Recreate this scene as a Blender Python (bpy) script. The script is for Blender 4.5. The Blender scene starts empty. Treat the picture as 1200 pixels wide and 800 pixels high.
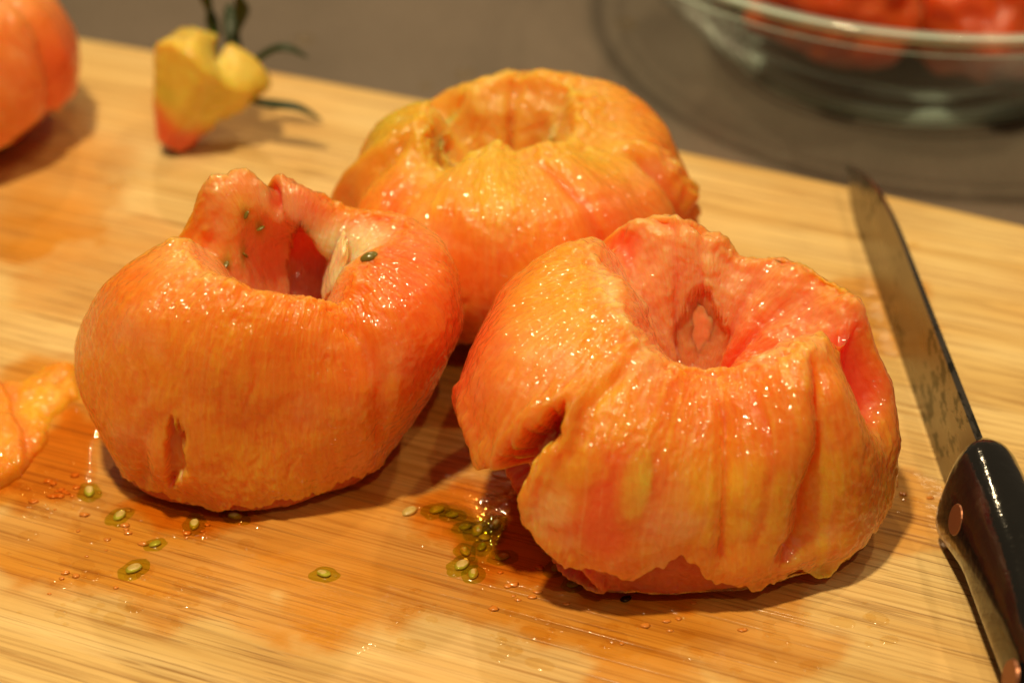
import bpy, math, random
import numpy as np
from mathutils import Vector, Matrix
CM = .01
scn = bpy.context.scene
# ---------------------------------------------------------------- camera
cam_d = bpy.data.cameras.new('camera'); cam = bpy.data.objects.new('camera', cam_d)
scn.collection.objects.link(cam); scn.camera = cam
PITCH, DIST = math.radians(36), 48.0
cam.location = (0, -DIST * math.cos(PITCH) * CM, DIST * math.sin(PITCH) * CM)
cam.rotation_euler = (math.pi / 2 - PITCH, 0, 0)
cam_d.sensor_width = 36; cam_d.angle = math.radians(28); cam_d.clip_start = .02; cam_d.clip_end = 50
cam_d.dof.use_dof = True; cam_d.dof.focus_distance = .412; cam_d.dof.aperture_fstop = 9.0
# ---------------------------------------------------------------- world and kitchen lamps
world = bpy.data.worlds.new('World'); scn.world = world; world.use_nodes = True
bg = world.node_tree.nodes['Background']; bg.inputs[0].default_value = (1, .76, .48, 1); bg.inputs[1].default_value = .10
def lamp(name, loc, target, power, radius, col):
    l = bpy.data.lights.new(name, 'SPOT'); l.energy = power; l.shadow_soft_size = radius * CM; l.color = col
    l.spot_size = math.radians(75); l.spot_blend = .6
    o = bpy.data.objects.new(name, l); scn.collection.objects.link(o)
    o.location = Vector(loc) * CM
    o.rotation_euler = (Vector(target) - Vector(loc)).to_track_quat('-Z', 'Y').to_euler()
    return o
WARM = (1, .75, .42)
lamp('kitchen_spot', (-20, -14, 116), (0, 0, 0), 46.0, 4.0, WARM)
lamp('kitchen_spot', (-14, 106, 96), (0, 0, 0), 13.0, 2.0, WARM)
lamp('kitchen_spot', (22, -70, 118), (0, 0, 0), 8.0, 1.6, WARM)
lamp('kitchen_spot', (50, 42, 105), (2, 4, 0), 9.0, 2.4, WARM)
scn.view_settings.view_transform = 'Standard'; scn.view_settings.look = 'None'
scn.view_settings.exposure = .12; scn.view_settings.gamma = 1
scn.render.engine = 'CYCLES'
cy = scn.cycles; cy.use_denoising = True; cy.max_bounces = 10; cy.transparent_max_bounces = 16
cy.caustics_refractive = False; cy.caustics_reflective = False; cy.sample_clamp_indirect = 4
COL = scn.collection
# ---------------------------------------------------------------- geometry helpers (centimetres)
def _hash(ix, iy, iz, seed):
    h = (ix * 374761393 + iy * 668265263 + iz * 2147483647 + seed * 974634721) & 0xFFFFFFFF
    h = ((h ^ (h >> 13)) * 1274126177) & 0xFFFFFFFF
    h = ((h ^ (h >> 16)) * 2246822519) & 0xFFFFFFFF
    return (h ^ (h >> 15)) & 0xFFFFFFFF
_G = np.array([[1,1,0],[-1,1,0],[1,-1,0],[-1,-1,0],[1,0,1],[-1,0,1],[1,0,-1],[-1,0,-1],
               [0,1,1],[0,-1,1],[0,1,-1],[0,-1,-1],[1,1,0],[-1,1,0],[0,-1,1],[0,-1,-1]], float)
def noise(p, seed=0):
    """Perlin gradient noise, p (...,3), about -1..1"""
    p = np.asarray(p, float); f = np.floor(p); q = p - f; i = f.astype(np.int64)
    u = q * q * q * (q * (q * 6 - 15) + 10); out = 0
    for dx in (0, 1):
        for dy in (0, 1):
            for dz in (0, 1):
                g = _G[_hash(i[..., 0] + dx, i[..., 1] + dy, i[..., 2] + dz, seed) & 15]
                d = g[..., 0] * (q[..., 0] - dx) + g[..., 1] * (q[..., 1] - dy) + g[..., 2] * (q[..., 2] - dz)
                w = ((u[..., 0] if dx else 1 - u[..., 0]) * (u[..., 1] if dy else 1 - u[..., 1])
                     * (u[..., 2] if dz else 1 - u[..., 2]))
                out = out + w * d
    return out
def fbm(p, seed=0, octaves=3, gain=.5):
    a, t, s = 1., 0., 0.
    for k in range(octaves):
        t = t + a * noise(np.asarray(p) * 2.03 ** k, seed + k); s += a; a *= gain
    return t / s
def sstep(a, b, x):
    t = np.clip((x - a) / (b - a), 0, 1); return t * t * (3 - 2 * t)
def pcurve(keys, az):
    """periodic smooth interpolation of {azimuth degrees: value}"""
    ks = sorted(keys); xs = np.array([ks[-1] - 360] + list(ks) + [ks[0] + 360, ], float)
    ys = np.array([keys[ks[-1]]] + [keys[k] for k in ks] + [keys[ks[0]]], float)
    n = len(xs); m = np.zeros(n)
    for i in range(n):
        a, b = max(i - 1, 0), min(i + 1, n - 1); m[i] = (ys[b] - ys[a]) / (xs[b] - xs[a])
    m[-1] = m[1]; m[0] = m[-2]
    x = np.mod(az, 360); i = np.clip(np.searchsorted(xs, x, side='right') - 1, 0, n - 2)
    h = xs[i + 1] - xs[i]; t = (x - xs[i]) / h
    return ((2*t**3 - 3*t**2 + 1) * ys[i] + (t**3 - 2*t**2 + t) * h * m[i]
            + (-2*t**3 + 3*t**2) * ys[i + 1] + (t**3 - t**2) * h * m[i + 1])
def angd(a, b):
    return (a - b + 180) % 360 - 180
def wander(az, s, seed, amp=1., fa=.06, fs=.9):
    return amp * fbm(np.stack([az * fa, s * fs, az * 0 + seed * 7.3], -1), seed, 3)
def pdist(az, s, poly, kaz=.07, ks=.6):
    """signed distance (cm-ish) to a polygon given in (azimuth, s); negative inside"""
    X = np.stack([angd(az, poly[0][0]) * kaz, s * ks], -1)
    P = np.array([[angd(a, poly[0][0]) * kaz, b * ks] for a, b in poly])
    d = np.full(X.shape[:-1], 1e9); ins = np.zeros(X.shape[:-1], bool)
    for i in range(len(P)):
        a, b = P[i], P[(i + 1) % len(P)]; e = b - a; w = X - a
        t = np.clip((w @ e) / (e @ e), 0, 1); d = np.minimum(d, np.linalg.norm(w - t[..., None] * e, axis=-1))
        c = ((a[1] > X[..., 1]) != (b[1] > X[..., 1])) & (
            X[..., 0] < (b[0] - a[0]) * (X[..., 1] - a[1]) / (b[1] - a[1] + 1e-12) + a[0])
        ins ^= c
    return np.where(ins, -d, d)
def tomato_grid(S, nth, q=1.):
    """loft of radial profiles: s = 0 core bottom .. 4 rim .. 6 equator .. 9 base centre. -> P (ns,nth,3), az, s"""
    az = np.arange(nth) * 360. / nth
    R, rr, rz, w = (pcurve(S[k], az) for k in ('R', 'rimR', 'rimZ', 'w'))
    c, zb, ze = pcurve(S['c'], az), S['zb'], pcurve(S['zeq'], az)
    hx, hy = S['hole']
    def hc(f): return f * hx, f * hy
    o = np.ones(nth); cols = []
    def pt(rho, z, f):
        a = np.radians(az); ox, oy = hc(f)
        cols.append(np.stack([rho * np.cos(a) + ox, rho * np.sin(a) + oy, z], -1))
    pt(0 * o, zb * o, 1); pt(.55 * c, (zb + .15) * o, 1); pt(c, zb + .42 * (rz - zb), 1)
    pt(rr - w, rz - .55 * w - .12, 1); pt(rr, rz, 1)
    # shoulder: between the rim (about the hole) and the equator (about the centre)
    a = np.radians(az)
    rim = cols[4]; eq = np.stack([R * np.cos(a), R * np.sin(a), ze], -1)
    k = pcurve(S['bulge'], az)
    sh = np.stack([rim[:, 0] * (1 - k) + eq[:, 0] * k, rim[:, 1] * (1 - k) + eq[:, 1] * k,
                   rim[:, 2] * k * 1.0 + eq[:, 2] * (1 - k) + .05], -1)
    cols.append(sh); cols.append(eq)
    lo = pcurve(S.get('low', {0: 1., 180: 1.}), az)
    fo = pcurve(S.get('foot', {0: 0., 180: 0.}), az)
    pt((.93 + .06 * fo) * R * lo, (.42 - .08 * fo) * ze, 0); pt((.62 + .25 * fo) * R * lo, .02 * ze, 0); pt(0 * o, 0 * o + .12, 0)
    K = np.stack(cols)                                             # (10,nth,3)
    segs = (np.array([14, 26, 40, 26, 44, 54, 54, 36, 14]) * q).astype(int)
    s = np.concatenate([np.linspace(i, i + 1, n, endpoint=False) for i, n in enumerate(segs)] + [[9.]])
    i = np.clip(s.astype(int), 0, 8); t = (s - i)[:, None, None]
    g = lambda j: K[np.clip(j, 0, 9)]
    p0, p1, p2, p3 = g(i - 1), g(i), g(i + 1), g(i + 2)
    P = .5 * (2*p1 + (p2 - p0)*t + (2*p0 - 5*p1 + 4*p2 - p3)*t**2 + (3*p1 - p0 - 3*p2 + p3)*t**3)
    return P, np.broadcast_to(az, P.shape[:2]).copy(), np.broadcast_to(s[:, None], P.shape[:2]).copy()
def grid_normals(P):
    du = np.roll(P, -1, 1) - np.roll(P, 1, 1); dv = np.gradient(P, axis=0)
    n = np.cross(du, dv); n = -n
    l = np.linalg.norm(n, axis=-1, keepdims=True); n = n / np.maximum(l, 1e-9)
    n[0] = (0, 0, 1); n[-1] = (0, 0, -1)
    return n
def smooth_normals(P, it=6):
    n = grid_normals(P)
    for _ in range(it):
        n = n + .5 * (np.roll(n, 1, 1) + np.roll(n, -1, 1)); n[1:-1] = n[1:-1] + .4 * (n[2:] + n[:-2])
        n /= np.maximum(np.linalg.norm(n, axis=-1, keepdims=True), 1e-9)
    return n
SPEC_A = dict(pleat=.34, at=(3.45, -5.8), hole=(.3, .7), zb=2.3,
    R={0: 4.5, 30: 4.35, 60: 4.2, 90: 4.2, 120: 4.3, 150: 4.5, 180: 4.55, 210: 4.5, 240: 3.95, 270: 3.42, 300: 3.65, 330: 4.3},
    zeq={0: 2.1, 60: 2.6, 90: 2.7, 180: 3.0, 210: 2.7, 250: 2.0, 300: 1.9},
    rimR={0: 3.2, 25: 2.6, 42: 2.35, 58: 2.0, 75: 1.9, 95: 2.0, 112: 2.2, 128: 2.5, 150: 2.6, 180: 2.1, 210: 2.15, 240: 2.3, 270: 1.9, 290: 2.1, 305: 2.4, 325: 2.6, 343: 2.9},
    rimZ={0: 4.6, 25: 4.8, 42: 4.9, 58: 4.75, 75: 5.15, 92: 5.45, 108: 5.55, 124: 5.3, 133: 4.9, 150: 5.4, 180: 5.4, 210: 5.2, 240: 4.8, 270: 4.45, 290: 4.5, 305: 4.8, 325: 4.9, 343: 4.3},
    w={0: .95, 30: .95, 60: .85, 100: .75, 130: .8, 180: .9, 240: .8, 270: .6, 320: .8, 345: 1.0},
    c={0: 1.0, 90: .9, 180: .9, 270: .7, 345: 1.3},
    bulge={0: .6, 30: .56, 90: .54, 125: .56, 150: .66, 180: .70, 270: .66, 325: .68, 345: .5},
    low={0: 1.0, 60: 1, 180: .92, 230: .98, 270: 1.0, 330: 1.0}, foot={0: .8, 60: .3, 180: 0, 215: .2, 240: .9, 270: 1, 330: 1})
SPEC_B = dict(pleat=.32, at=(-5.05, -3.9), hole=(.5, .45), zb=2.8,
    R={0: 4.05, 30: 4.1, 60: 3.9, 90: 3.9, 120: 3.9, 150: 4.0, 180: 4.2, 210: 3.7, 240: 2.85, 270: 2.42, 300: 2.6, 330: 3.45},
    zeq={0: 3.2, 90: 2.7, 180: 2.6, 220: 2.1, 270: 1.9, 300: 2.3, 330: 3.0},
    rimR={0: 1.9, 20: 2.5, 50: 1.6, 75: 1.4, 95: 1.4, 120: 1.7, 148: 2.0, 160: 2.05, 174: 2.2, 195: 2.35, 240: 2.1, 270: 1.8, 295: 1.75, 315: 1.7, 340: 1.7},
    rimZ={0: 4.9, 20: 4.95, 50: 5.15, 75: 5.5, 95: 5.7, 120: 5.75, 146: 5.95, 157: 5.75, 169: 4.85, 180: 5.2, 200: 5.35, 225: 5.2, 245: 5.05, 270: 4.9, 295: 4.65, 313: 4.25, 335: 4.75},
    w={0: .8, 60: .7, 100: .7, 150: .7, 180: .6, 240: .7, 270: .6, 320: .6},
    c={0: .9, 45: 1.1, 70: 1.25, 95: 1.2, 180: 1.1, 270: .7, 315: .6},
    bulge={0: .76, 20: .78, 45: .62, 70: .4, 100: .3, 150: .3, 168: .55, 190: .68, 270: .68, 320: .68},
    low={0: .84, 40: .9, 90: 1, 180: .92, 215: .98, 250: 1.04, 280: 1.02, 305: .97, 330: .9}, foot={0: .3, 180: .5, 215: .95, 240: 1, 290: 1, 320: .6})
SPEC_C = dict(pleat=.5, at=(.15, 1.9), hole=(-.3, .2), zb=3.2,
    R={0: 4.15, 45: 4.1, 90: 4.0, 135: 4.0, 180: 4.1, 225: 4.1, 270: 4.0, 315: 4.1},
    zeq={0: 2.6, 90: 2.6, 180: 2.5, 270: 2.6},
    rimR={0: 1.7, 25: 1.9, 60: 1.8, 90: 1.7, 130: 1.8, 160: 2.0, 185: 1.9, 210: 1.9, 240: 1.5, 265: 1.3, 290: 1.5, 315: 1.8, 338: 1.8},
    rimZ={0: 4.85, 25: 5.25, 60: 5.2, 90: 5.15, 122: 4.9, 140: 4.45, 160: 4.9, 185: 4.95, 208: 4.4, 222: 4.3, 240: 4.75, 262: 4.9, 285: 4.75, 310: 4.85, 335: 4.6},
    w={0: .7, 90: .6, 180: .7, 270: .7}, c={0: 1.0, 90: .7, 180: 1.1, 220: 1.2, 270: .5},
    bulge={0: .68, 90: .62, 180: .66, 270: .68})
# ---------------------------------------------------------------- scene helpers
def tag(o, label=None, cat=None, group=None, kind=None):
    for k, v in (('label', label), ('category', cat), ('group', group), ('kind', kind)):
        if v: o[k] = v
    return o
def empty(name, loc=(0, 0, 0), rz=0):
    o = bpy.data.objects.new(name, None); COL.objects.link(o); o.empty_display_size = .01
    o.location = Vector(loc) * CM; o.rotation_euler = (0, 0, rz); return o
def link(name, me, mat, parent=None, loc=(0, 0, 0)):
    o = bpy.data.objects.new(name, me); COL.objects.link(o); o.location = Vector(loc) * CM
    if mat is not None and not me.materials: me.materials.append(mat)
    if parent is not None: o.parent = parent
    return o
def mesh(name, V, Fc, smooth=True):
    V = np.asarray(V, np.float32) * CM; Fc = np.asarray(Fc, np.int32)
    me = bpy.data.meshes.new(name); n = Fc.shape[1]
    me.vertices.add(len(V)); me.vertices.foreach_set('co', V.ravel())
    me.loops.add(Fc.size); me.loops.foreach_set('vertex_index', Fc.ravel())
    me.polygons.add(len(Fc)); me.polygons.foreach_set('loop_start', np.arange(0, Fc.size, n, dtype=np.int32))
    me.polygons.foreach_set('loop_total', np.full(len(Fc), n, np.int32))
    me.polygons.foreach_set('use_smooth', np.full(len(Fc), smooth))
    me.update(calc_edges=True); me.validate(); return me
def mesh_py(name, V, Fc, smooth=True):
    me = bpy.data.meshes.new(name); me.from_pydata([tuple(CM * c for c in v) for v in V], [], [tuple(f) for f in Fc])
    me.polygons.foreach_set('use_smooth', [smooth] * len(me.polygons)); me.update(); return me
def attr(me, name, A):
    A = np.asarray(A, np.float32)
    if A.ndim == 2 and A.shape[1] == 3 and name == 'tint':
        a = me.attributes.new(name, 'FLOAT_COLOR', 'POINT'); a.data.foreach_set('color', np.c_[A, np.ones(len(A))].astype(np.float32).ravel())
    elif A.ndim == 2:
        a = me.attributes.new(name, 'FLOAT_VECTOR', 'POINT'); a.data.foreach_set('vector', A.ravel())
    else:
        a = me.attributes.new(name, 'FLOAT', 'POINT'); a.data.foreach_set('value', A.ravel())
def ring_faces(ns, nth, flip=False):
    i = np.arange(ns - 1)[:, None]; j = np.arange(nth)[None]; k = (j + 1) % nth
    f = np.stack([i * nth + j, (i + 1) * nth + j, (i + 1) * nth + k, i * nth + k], -1).reshape(-1, 4)
    return f[:, ::-1] if flip else f
def quad_faces(nu, nv):
    i = np.arange(nu - 1)[:, None]; j = np.arange(nv - 1)[None]
    return np.stack([i * nv + j, (i + 1) * nv + j, (i + 1) * nv + j + 1, i * nv + j + 1], -1).reshape(-1, 4)
def tube(pts, rad, flat=1., n=10, up=(0, 0, 1)):
    """tapered tube along pts (cm), rounded ends; flat squashes the second radius"""
    pts = np.array(pts, float); V = []; m = len(pts); up = np.array(up, float)
    T = np.gradient(pts, axis=0); T /= np.linalg.norm(T, axis=1)[:, None]
    for i in range(m):
        a = np.cross(T[i], up); a /= np.linalg.norm(a) + 1e-9; b = np.cross(a, T[i])
        for k in range(n):
            t = 2 * math.pi * k / n; V.append(pts[i] + rad[i] * (math.cos(t) * a + flat * math.sin(t) * b))
    Fc = [list(r) for r in ring_faces(m, n)]
    V += [pts[0], pts[-1]]
    Fq = [(f[0], f[1], f[2], f[3]) for f in Fc]
    Ft = [(m * n, k, (k + 1) % n) for k in range(n)] + [(m * n + 1, (m - 1) * n + (k + 1) % n, (m - 1) * n + k) for k in range(n)]
    return V, Fq + Ft
# ---------------------------------------------------------------- materials
def new_mat(name):
    m = bpy.data.materials.new(name); m.use_nodes = True; nt = m.node_tree
    return m, nt, nt.nodes['Principled BSDF']
def N(nt, t, **kw):
    n = nt.nodes.new('ShaderNode' + t)
    for k, v in kw.items(): setattr(n, k, v)
    return n
def math_n(nt, op, a, b=None, clamp=False):
    n = N(nt, 'Math', operation=op); n.use_clamp = clamp
    for i, x in enumerate((a, b)):
        if x is None: continue
        if isinstance(x, (int, float)): n.inputs[i].default_value = x
        else: nt.links.new(x, n.inputs[i])
    return n.outputs[0]
def ramp(nt, fac, stops):
    n = N(nt, 'ValToRGB'); e = n.color_ramp.elements
    while len(e) < len(stops): e.new(.5)
    for k, (p, c) in enumerate(stops):
        e[k].position = p; e[k].color = (*c, 1) if len(c) == 3 else c
    nt.links.new(fac, n.inputs[0]); return n.outputs[0]
def noise_n(nt, vec, scale, detail=3, rough=.5, dist=0.):
    n = N(nt, 'TexNoise'); n.inputs['Scale'].default_value = scale; n.inputs['Detail'].default_value = detail
    n.inputs['Roughness'].default_value = rough; n.inputs['Distortion'].default_value = dist
    if vec is not None: nt.links.new(vec, n.inputs['Vector'])
    return n.outputs['Fac']
def mixc(nt, mode, fac, a, b):
    n = N(nt, 'Mix', data_type='RGBA', blend_type=mode); n.clamp_factor = True
    for s, x in ((0, fac), (6, a), (7, b)):
        if isinstance(x, (int, float)): n.inputs[s].default_value = x
        elif isinstance(x, tuple): n.inputs[s].default_value = (*x, 1)
        else: nt.links.new(x, n.inputs[s])
    return n.outputs[2]
def bump(nt, h, strength, dist, nrm=None):
    n = N(nt, 'Bump'); n.inputs['Strength'].default_value = strength; n.inputs['Distance'].default_value = dist
    nt.links.new(h, n.inputs['Height'])
    if nrm is not None: nt.links.new(nrm, n.inputs['Normal'])
    return n.outputs[0]
def flesh_mat(name='wet_tomato_flesh', scale=.015, tr=.06):
    m, nt, p = new_mat(name); L = nt.links.new
    a = N(nt, 'Attribute', attribute_name='tint'); st = N(nt, 'Attribute', attribute_name='fibre')
    tc = N(nt, 'TexCoord').outputs['Object']
    fib = noise_n(nt, st.outputs['Vector'], 1.0, 4, .6)
    cell = noise_n(nt, tc, 260, 3, .6)
    blot = noise_n(nt, tc, 45, 3, .5)
    f1 = ramp(nt, fib, [(.34, (.97, .87, .78)), (.5, (1, 1, 1)), (.66, (1.02, 1.14, 1.25))])
    f2 = ramp(nt, blot, [(.36, (.98, .88, .80)), (.5, (1, 1, 1)), (.64, (1.02, 1.12, 1.2))])
    c = mixc(nt, 'MULTIPLY', .9, mixc(nt, 'MULTIPLY', .8, a.outputs['Color'], f1), f2)
    L(c, p.inputs['Base Color'])
    p.inputs['Subsurface Weight'].default_value = 1.0; p.inputs['Transmission Weight'].default_value = tr
    p.inputs['Subsurface Radius'].default_value = (1.0, .32, .10)
    p.inputs['Subsurface Scale'].default_value = scale
    p.inputs['IOR'].default_value = 1.38; p.inputs['Specular IOR Level'].default_value = .5
    r = math_n(nt, 'MULTIPLY_ADD', noise_n(nt, tc, 120, 3, .6), .40); r.node.inputs[2].default_value = .24
    L(r, p.inputs['Roughness'])
    h = math_n(nt, 'ADD', math_n(nt, 'MULTIPLY', cell, .9), math_n(nt, 'MULTIPLY', fib, .5))
    b1 = bump(nt, h, .22, .0008)
    L(bump(nt, noise_n(nt, tc, 700, 2, .5), .35, .0004, b1), p.inputs['Normal'])
    p.inputs['Coat Weight'].default_value = 1.0; p.inputs['Coat Roughness'].default_value = .085
    p.inputs['Coat IOR'].default_value = 1.36
    vo = N(nt, 'TexVoronoi', feature='F1'); vo.inputs['Scale'].default_value = 540; vo.inputs['Randomness'].default_value = 1
    L(tc, vo.inputs['Vector'])
    dome = math_n(nt, 'MULTIPLY_ADD', noise_n(nt, tc, 300, 2), .4, ); L(math_n(nt, 'MULTIPLY', math_n(nt, 'POWER', vo.outputs['Distance'], 1.6), -1), dome.node.inputs[2])
    L(bump(nt, dome, 1.0, .00056), p.inputs['Coat Normal'])
    return m
def film_mat(name, tint, rough=.03, bscale=0, ior=1.34, depth=False):
    """thin clear liquid: lets the coloured light through and mirrors the lamps"""
    m, nt, p = new_mat(name); nt.nodes.remove(p); L = nt.links.new
    t = N(nt, 'BsdfTransparent'); t.inputs[0].default_value = (*tint, 1)
    g = N(nt, 'BsdfGlossy'); g.inputs['Roughness'].default_value = rough
    fr = N(nt, 'LayerWeight'); fr.inputs['Blend'].default_value = .5; f0 = ((ior - 1) / (ior + 1)) ** 2
    sch = math_n(nt, 'MULTIPLY_ADD', math_n(nt, 'POWER', fr.outputs['Facing'], 5), 1 - f0); sch.node.inputs[2].default_value = f0
    mx = N(nt, 'MixShader'); L(sch, mx.inputs[0]); L(t.outputs[0], mx.inputs[1]); L(g.outputs[0], mx.inputs[2])
    if depth:
        L(mixc(nt, 'MIX', N(nt, 'Attribute', attribute_name='depth').outputs['Fac'], (1., .97, .92), tint), t.inputs[0])
    if bscale:
        b = bump(nt, noise_n(nt, N(nt, 'TexCoord').outputs['Object'], bscale, 2), .5, .0008)
        L(b, g.inputs['Normal']); L(b, fr.inputs['Normal'])
    L(mx.outputs[0], nt.nodes['Material Output'].inputs['Surface']); return m
def simple(name, col, rough, sss=0, rad=(1, .4, .15), scale=.003, metal=0, coat=0, spec=.5):
    m, nt, p = new_mat(name); p.inputs['Base Color'].default_value = (*col, 1); p.inputs['Roughness'].default_value = rough
    p.inputs['Metallic'].default_value = metal; p.inputs['Subsurface Weight'].default_value = sss
    p.inputs['Subsurface Radius'].default_value = rad; p.inputs['Subsurface Scale'].default_value = scale
    p.inputs['Coat Weight'].default_value = coat; p.inputs['Coat Roughness'].default_value = .05
    p.inputs['Specular IOR Level'].default_value = spec
    return m, nt, p
FLESH = flesh_mat(); THIN = flesh_mat('thin_tomato_flesh', .0015)
JUICE = film_mat('tomato_juice', (.96, .73, .38), .04, 260, 1.34, True)
GEL = film_mat('seed_gel', (.80, .87, .42), .08, 0, 1.22)
WATER = film_mat('clear_droplet', (.99, .96, .88), .09, 0, 1.33)
# ---------------------------------------------------------------- the countertop
m, nt, p = new_mat('grey_counter_laminate')
tc = N(nt, 'TexCoord').outputs['Object']
n1 = noise_n(nt, tc, 9, 5, .6); n2 = noise_n(nt, tc, 900, 2, .5)
c1 = ramp(nt, n1, [(.3, (.13, .104, .082)), (.7, (.195, .158, .128))])
nt.links.new(mixc(nt, 'MULTIPLY', .35, c1, ramp(nt, n2, [(.35, (.5, .5, .5)), (.65, (1.35, 1.35, 1.35))])), p.inputs['Base Color'])
p.inputs['Roughness'].default_value = .24
nt.links.new(bump(nt, noise_n(nt, tc, 30, 3), .12, .002), p.inputs['Normal'])
ZC = -1.9
V = [(-90, -60, ZC), (90, -60, ZC), (90, 120, ZC), (-90, 120, ZC), (-90, -60, ZC - 3), (90, -60, ZC - 3), (90, 120, ZC - 3), (-90, 120, ZC - 3)]
o = link('countertop', mesh_py('countertop', V, [(0, 1, 2, 3), (7, 6, 5, 4), (0, 4, 5, 1), (1, 5, 6, 2), (2, 6, 7, 3), (3, 7, 4, 0)], False), m)
tag(o, kind='structure')
# ---------------------------------------------------------------- the cutting board
BA = math.radians(-21.1); BX = np.array([math.cos(BA), math.sin(BA)]); BY = np.array([-BX[1], BX[0]])
B0 = np.array([-.35, 10.23])                                        # a point on the far edge
def board_mesh():
    x0, x1, depth = -17.2, 24., 29.
    xs = np.linspace(x0, x1, 460); ys = np.linspace(0, 1, 340)
    X, T = np.meshgrid(xs, ys, indexing='ij')
    far = .30 - .0019 * (X + 1.5) ** 2
    cr = 3.2                                                        # round far corners
    far = far - np.where(X < x0 + cr, cr - np.sqrt(np.maximum(cr**2 - (x0 + cr - X)**2, 0)), 0)
    far = far - np.where(X > x1 - cr, cr - np.sqrt(np.maximum(cr**2 - (X - x1 + cr)**2, 0)), 0)
    Y = -depth + (far + depth) * T
    U = np.stack([X, Y, 0 * X], -1)
    nx, ny = X.shape
    idx = np.arange(nx * ny).reshape(nx, ny)
    per = np.concatenate([idx[:, 0], idx[-1, 1:], idx[-2::-1, -1], idx[0, -2:0:-1]])
    Pp = U.reshape(-1, 3)[per]
    t = np.roll(Pp, -1, 0) - np.roll(Pp, 1, 0); nrm = np.stack([t[:, 1], -t[:, 0], 0 * t[:, 0]], -1)
    nrm /= np.linalg.norm(nrm, axis=1)[:, None] + 1e-9
    V = [U.reshape(-1, 3)]; rings = [per]; base = nx * ny
    for off, dz in ((.06, -.015), (.13, -.06), (.19, -.14), (.22, -.25), (.22, -1.6), (.1, -1.88)):
        V.append(Pp + nrm * off + (0, 0, dz)); rings.append(np.arange(base, base + len(per))); base += len(per)
    Fq = [quad_faces(nx, ny)]
    for a, b in zip(rings, rings[1:]):
        Fq.append(np.stack([a, b, np.roll(b, -1), np.roll(a, -1)], -1))
    V = np.concatenate(V); W = V[:, :2]
    me = mesh('cutting_board', V, np.concatenate(Fq))
    G = B0 + W[:, :1] * BX + W[:, 1:2] * BY                         # world cm
    q = np.c_[G, 0 * G[:, 0]]
    wob = fbm(q * .55, 5, 4) * 1.5
    wet = np.zeros(len(G))
    for x, y, r, s in [(-10.2, -3.2, 2.6, 1), (-8.8, -6.6, 2.2, 1), (-6.4, -6.9, 2.0, 1), (-12.4, 5.6, 2.4, .8), (-9.5, 3.0, 2.5, .5), (-3.4, -8.0, 2.1, .95), (-2.0, -6.0, 2.2, 1),
                       (-.4, -7.4, 2.2, 1), (1.7, -8.6, 2.0, 1), (5.0, -9.2, 2.0, .85), (8.4, -6.2, 1.4, .7), (8.4, 1.2, 1.6, .8), (-5, -4, 4.4, 1), (3.4, -6, 4.3, 1), (0, 2, 4.6, 1), (-14, 8, 3.6, .8), (-5.8, -9.0, 1.8, .8), (2.5, -11.2, 1.3, .7)]:
        d = np.hypot(G[:, 0] - x, G[:, 1] - y) + wob * .8
        wet = np.maximum(wet, s * (1 - sstep(r * .82, r * 1.12, d)))
    for x, y, r in [(-9.4, -10.7, 2.2), (-6.4, -11.0, 1.6), (-1.1, -11.1, 1.7), (7.9, -9.0, 1.5)]:
        d = np.hypot((G[:, 0] - x) * .7, G[:, 1] - y) + wob * .6
        wet = wet * sstep(r * .75, r * 1.05, d)
    stain = np.clip(.70 * wet + .65 * sstep(-.25, .5, fbm(q * .22 + 3, 9, 4)) * (wet * .6 + .4), 0, 1)
    attr(me, 'wet', wet); attr(me, 'stain', stain)
    return me
m, nt, p = new_mat('rubberwood'); L = nt.links.new
tc = N(nt, 'TexCoord').outputs['Object']
def stretched(sx, sy):
    mp = N(nt, 'Mapping'); mp.inputs['Scale'].default_value = (sx, sy, sy); L(tc, mp.inputs['Vector']); return mp.outputs[0]
wet = N(nt, 'Attribute', attribute_name='wet').outputs['Fac']; stain = N(nt, 'Attribute', attribute_name='stain').outputs['Fac']
broad = noise_n(nt, stretched(2.2, 70), 1, 5, .6, .5)
grain = noise_n(nt, stretched(14, 620), 1, 4, .65, .2)
pores = noise_n(nt, stretched(40, 1400), 1, 2, .5)
patchy = noise_n(nt, stretched(9, 9), 1, 2)
c = ramp(nt, broad, [(.28, (.58, .37, .12)), (.45, (.70, .49, .185)), (.6, (.77, .58, .26)), (.78, (.63, .42, .14))])
c = mixc(nt, 'MULTIPLY', .8, c, ramp(nt, grain, [(.3, (.52, .36, .22)), (.47, (1, 1, 1)), (.7, (1.1, 1.1, 1.1))]))
pm = math_n(nt, 'MULTIPLY', ramp(nt, pores, [(.36, (1, 1, 1)), (.42, (0, 0, 0))]), ramp(nt, patchy, [(.38, (.1, .1, .1)), (.6, (1, 1, 1))]))
c = mixc(nt, 'MIX', math_n(nt, 'MULTIPLY', pm, .6), c, (.26, .12, .03))
ln = ramp(nt, noise_n(nt, stretched(7, 1150), 1, 2, .5, .15), [(.37, (1, 1, 1)), (.43, (0, 0, 0))])
c = mixc(nt, 'MIX', math_n(nt, 'MULTIPLY', ln, .32), c, (.36, .19, .05))
c = mixc(nt, 'MULTIPLY', stain, c, (.89, .54, .16))
def scars(rot, sx, sy):
    mp = N(nt, 'Mapping'); mp.inputs['Rotation'].default_value = (0, 0, rot); mp.inputs['Scale'].default_value = (sx, sy, sy); L(tc, mp.inputs['Vector'])
    return ramp(nt, noise_n(nt, mp.outputs[0], 1, 1, .4), [(.67, (0, 0, 0)), (.70, (1, 1, 1))])
sc1 = math_n(nt, 'MAXIMUM', scars(1.1, 14, 620), scars(.55, 12, 700))
c = mixc(nt, 'MIX', math_n(nt, 'MULTIPLY', sc1, .32), c, (.30, .15, .04))
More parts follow.
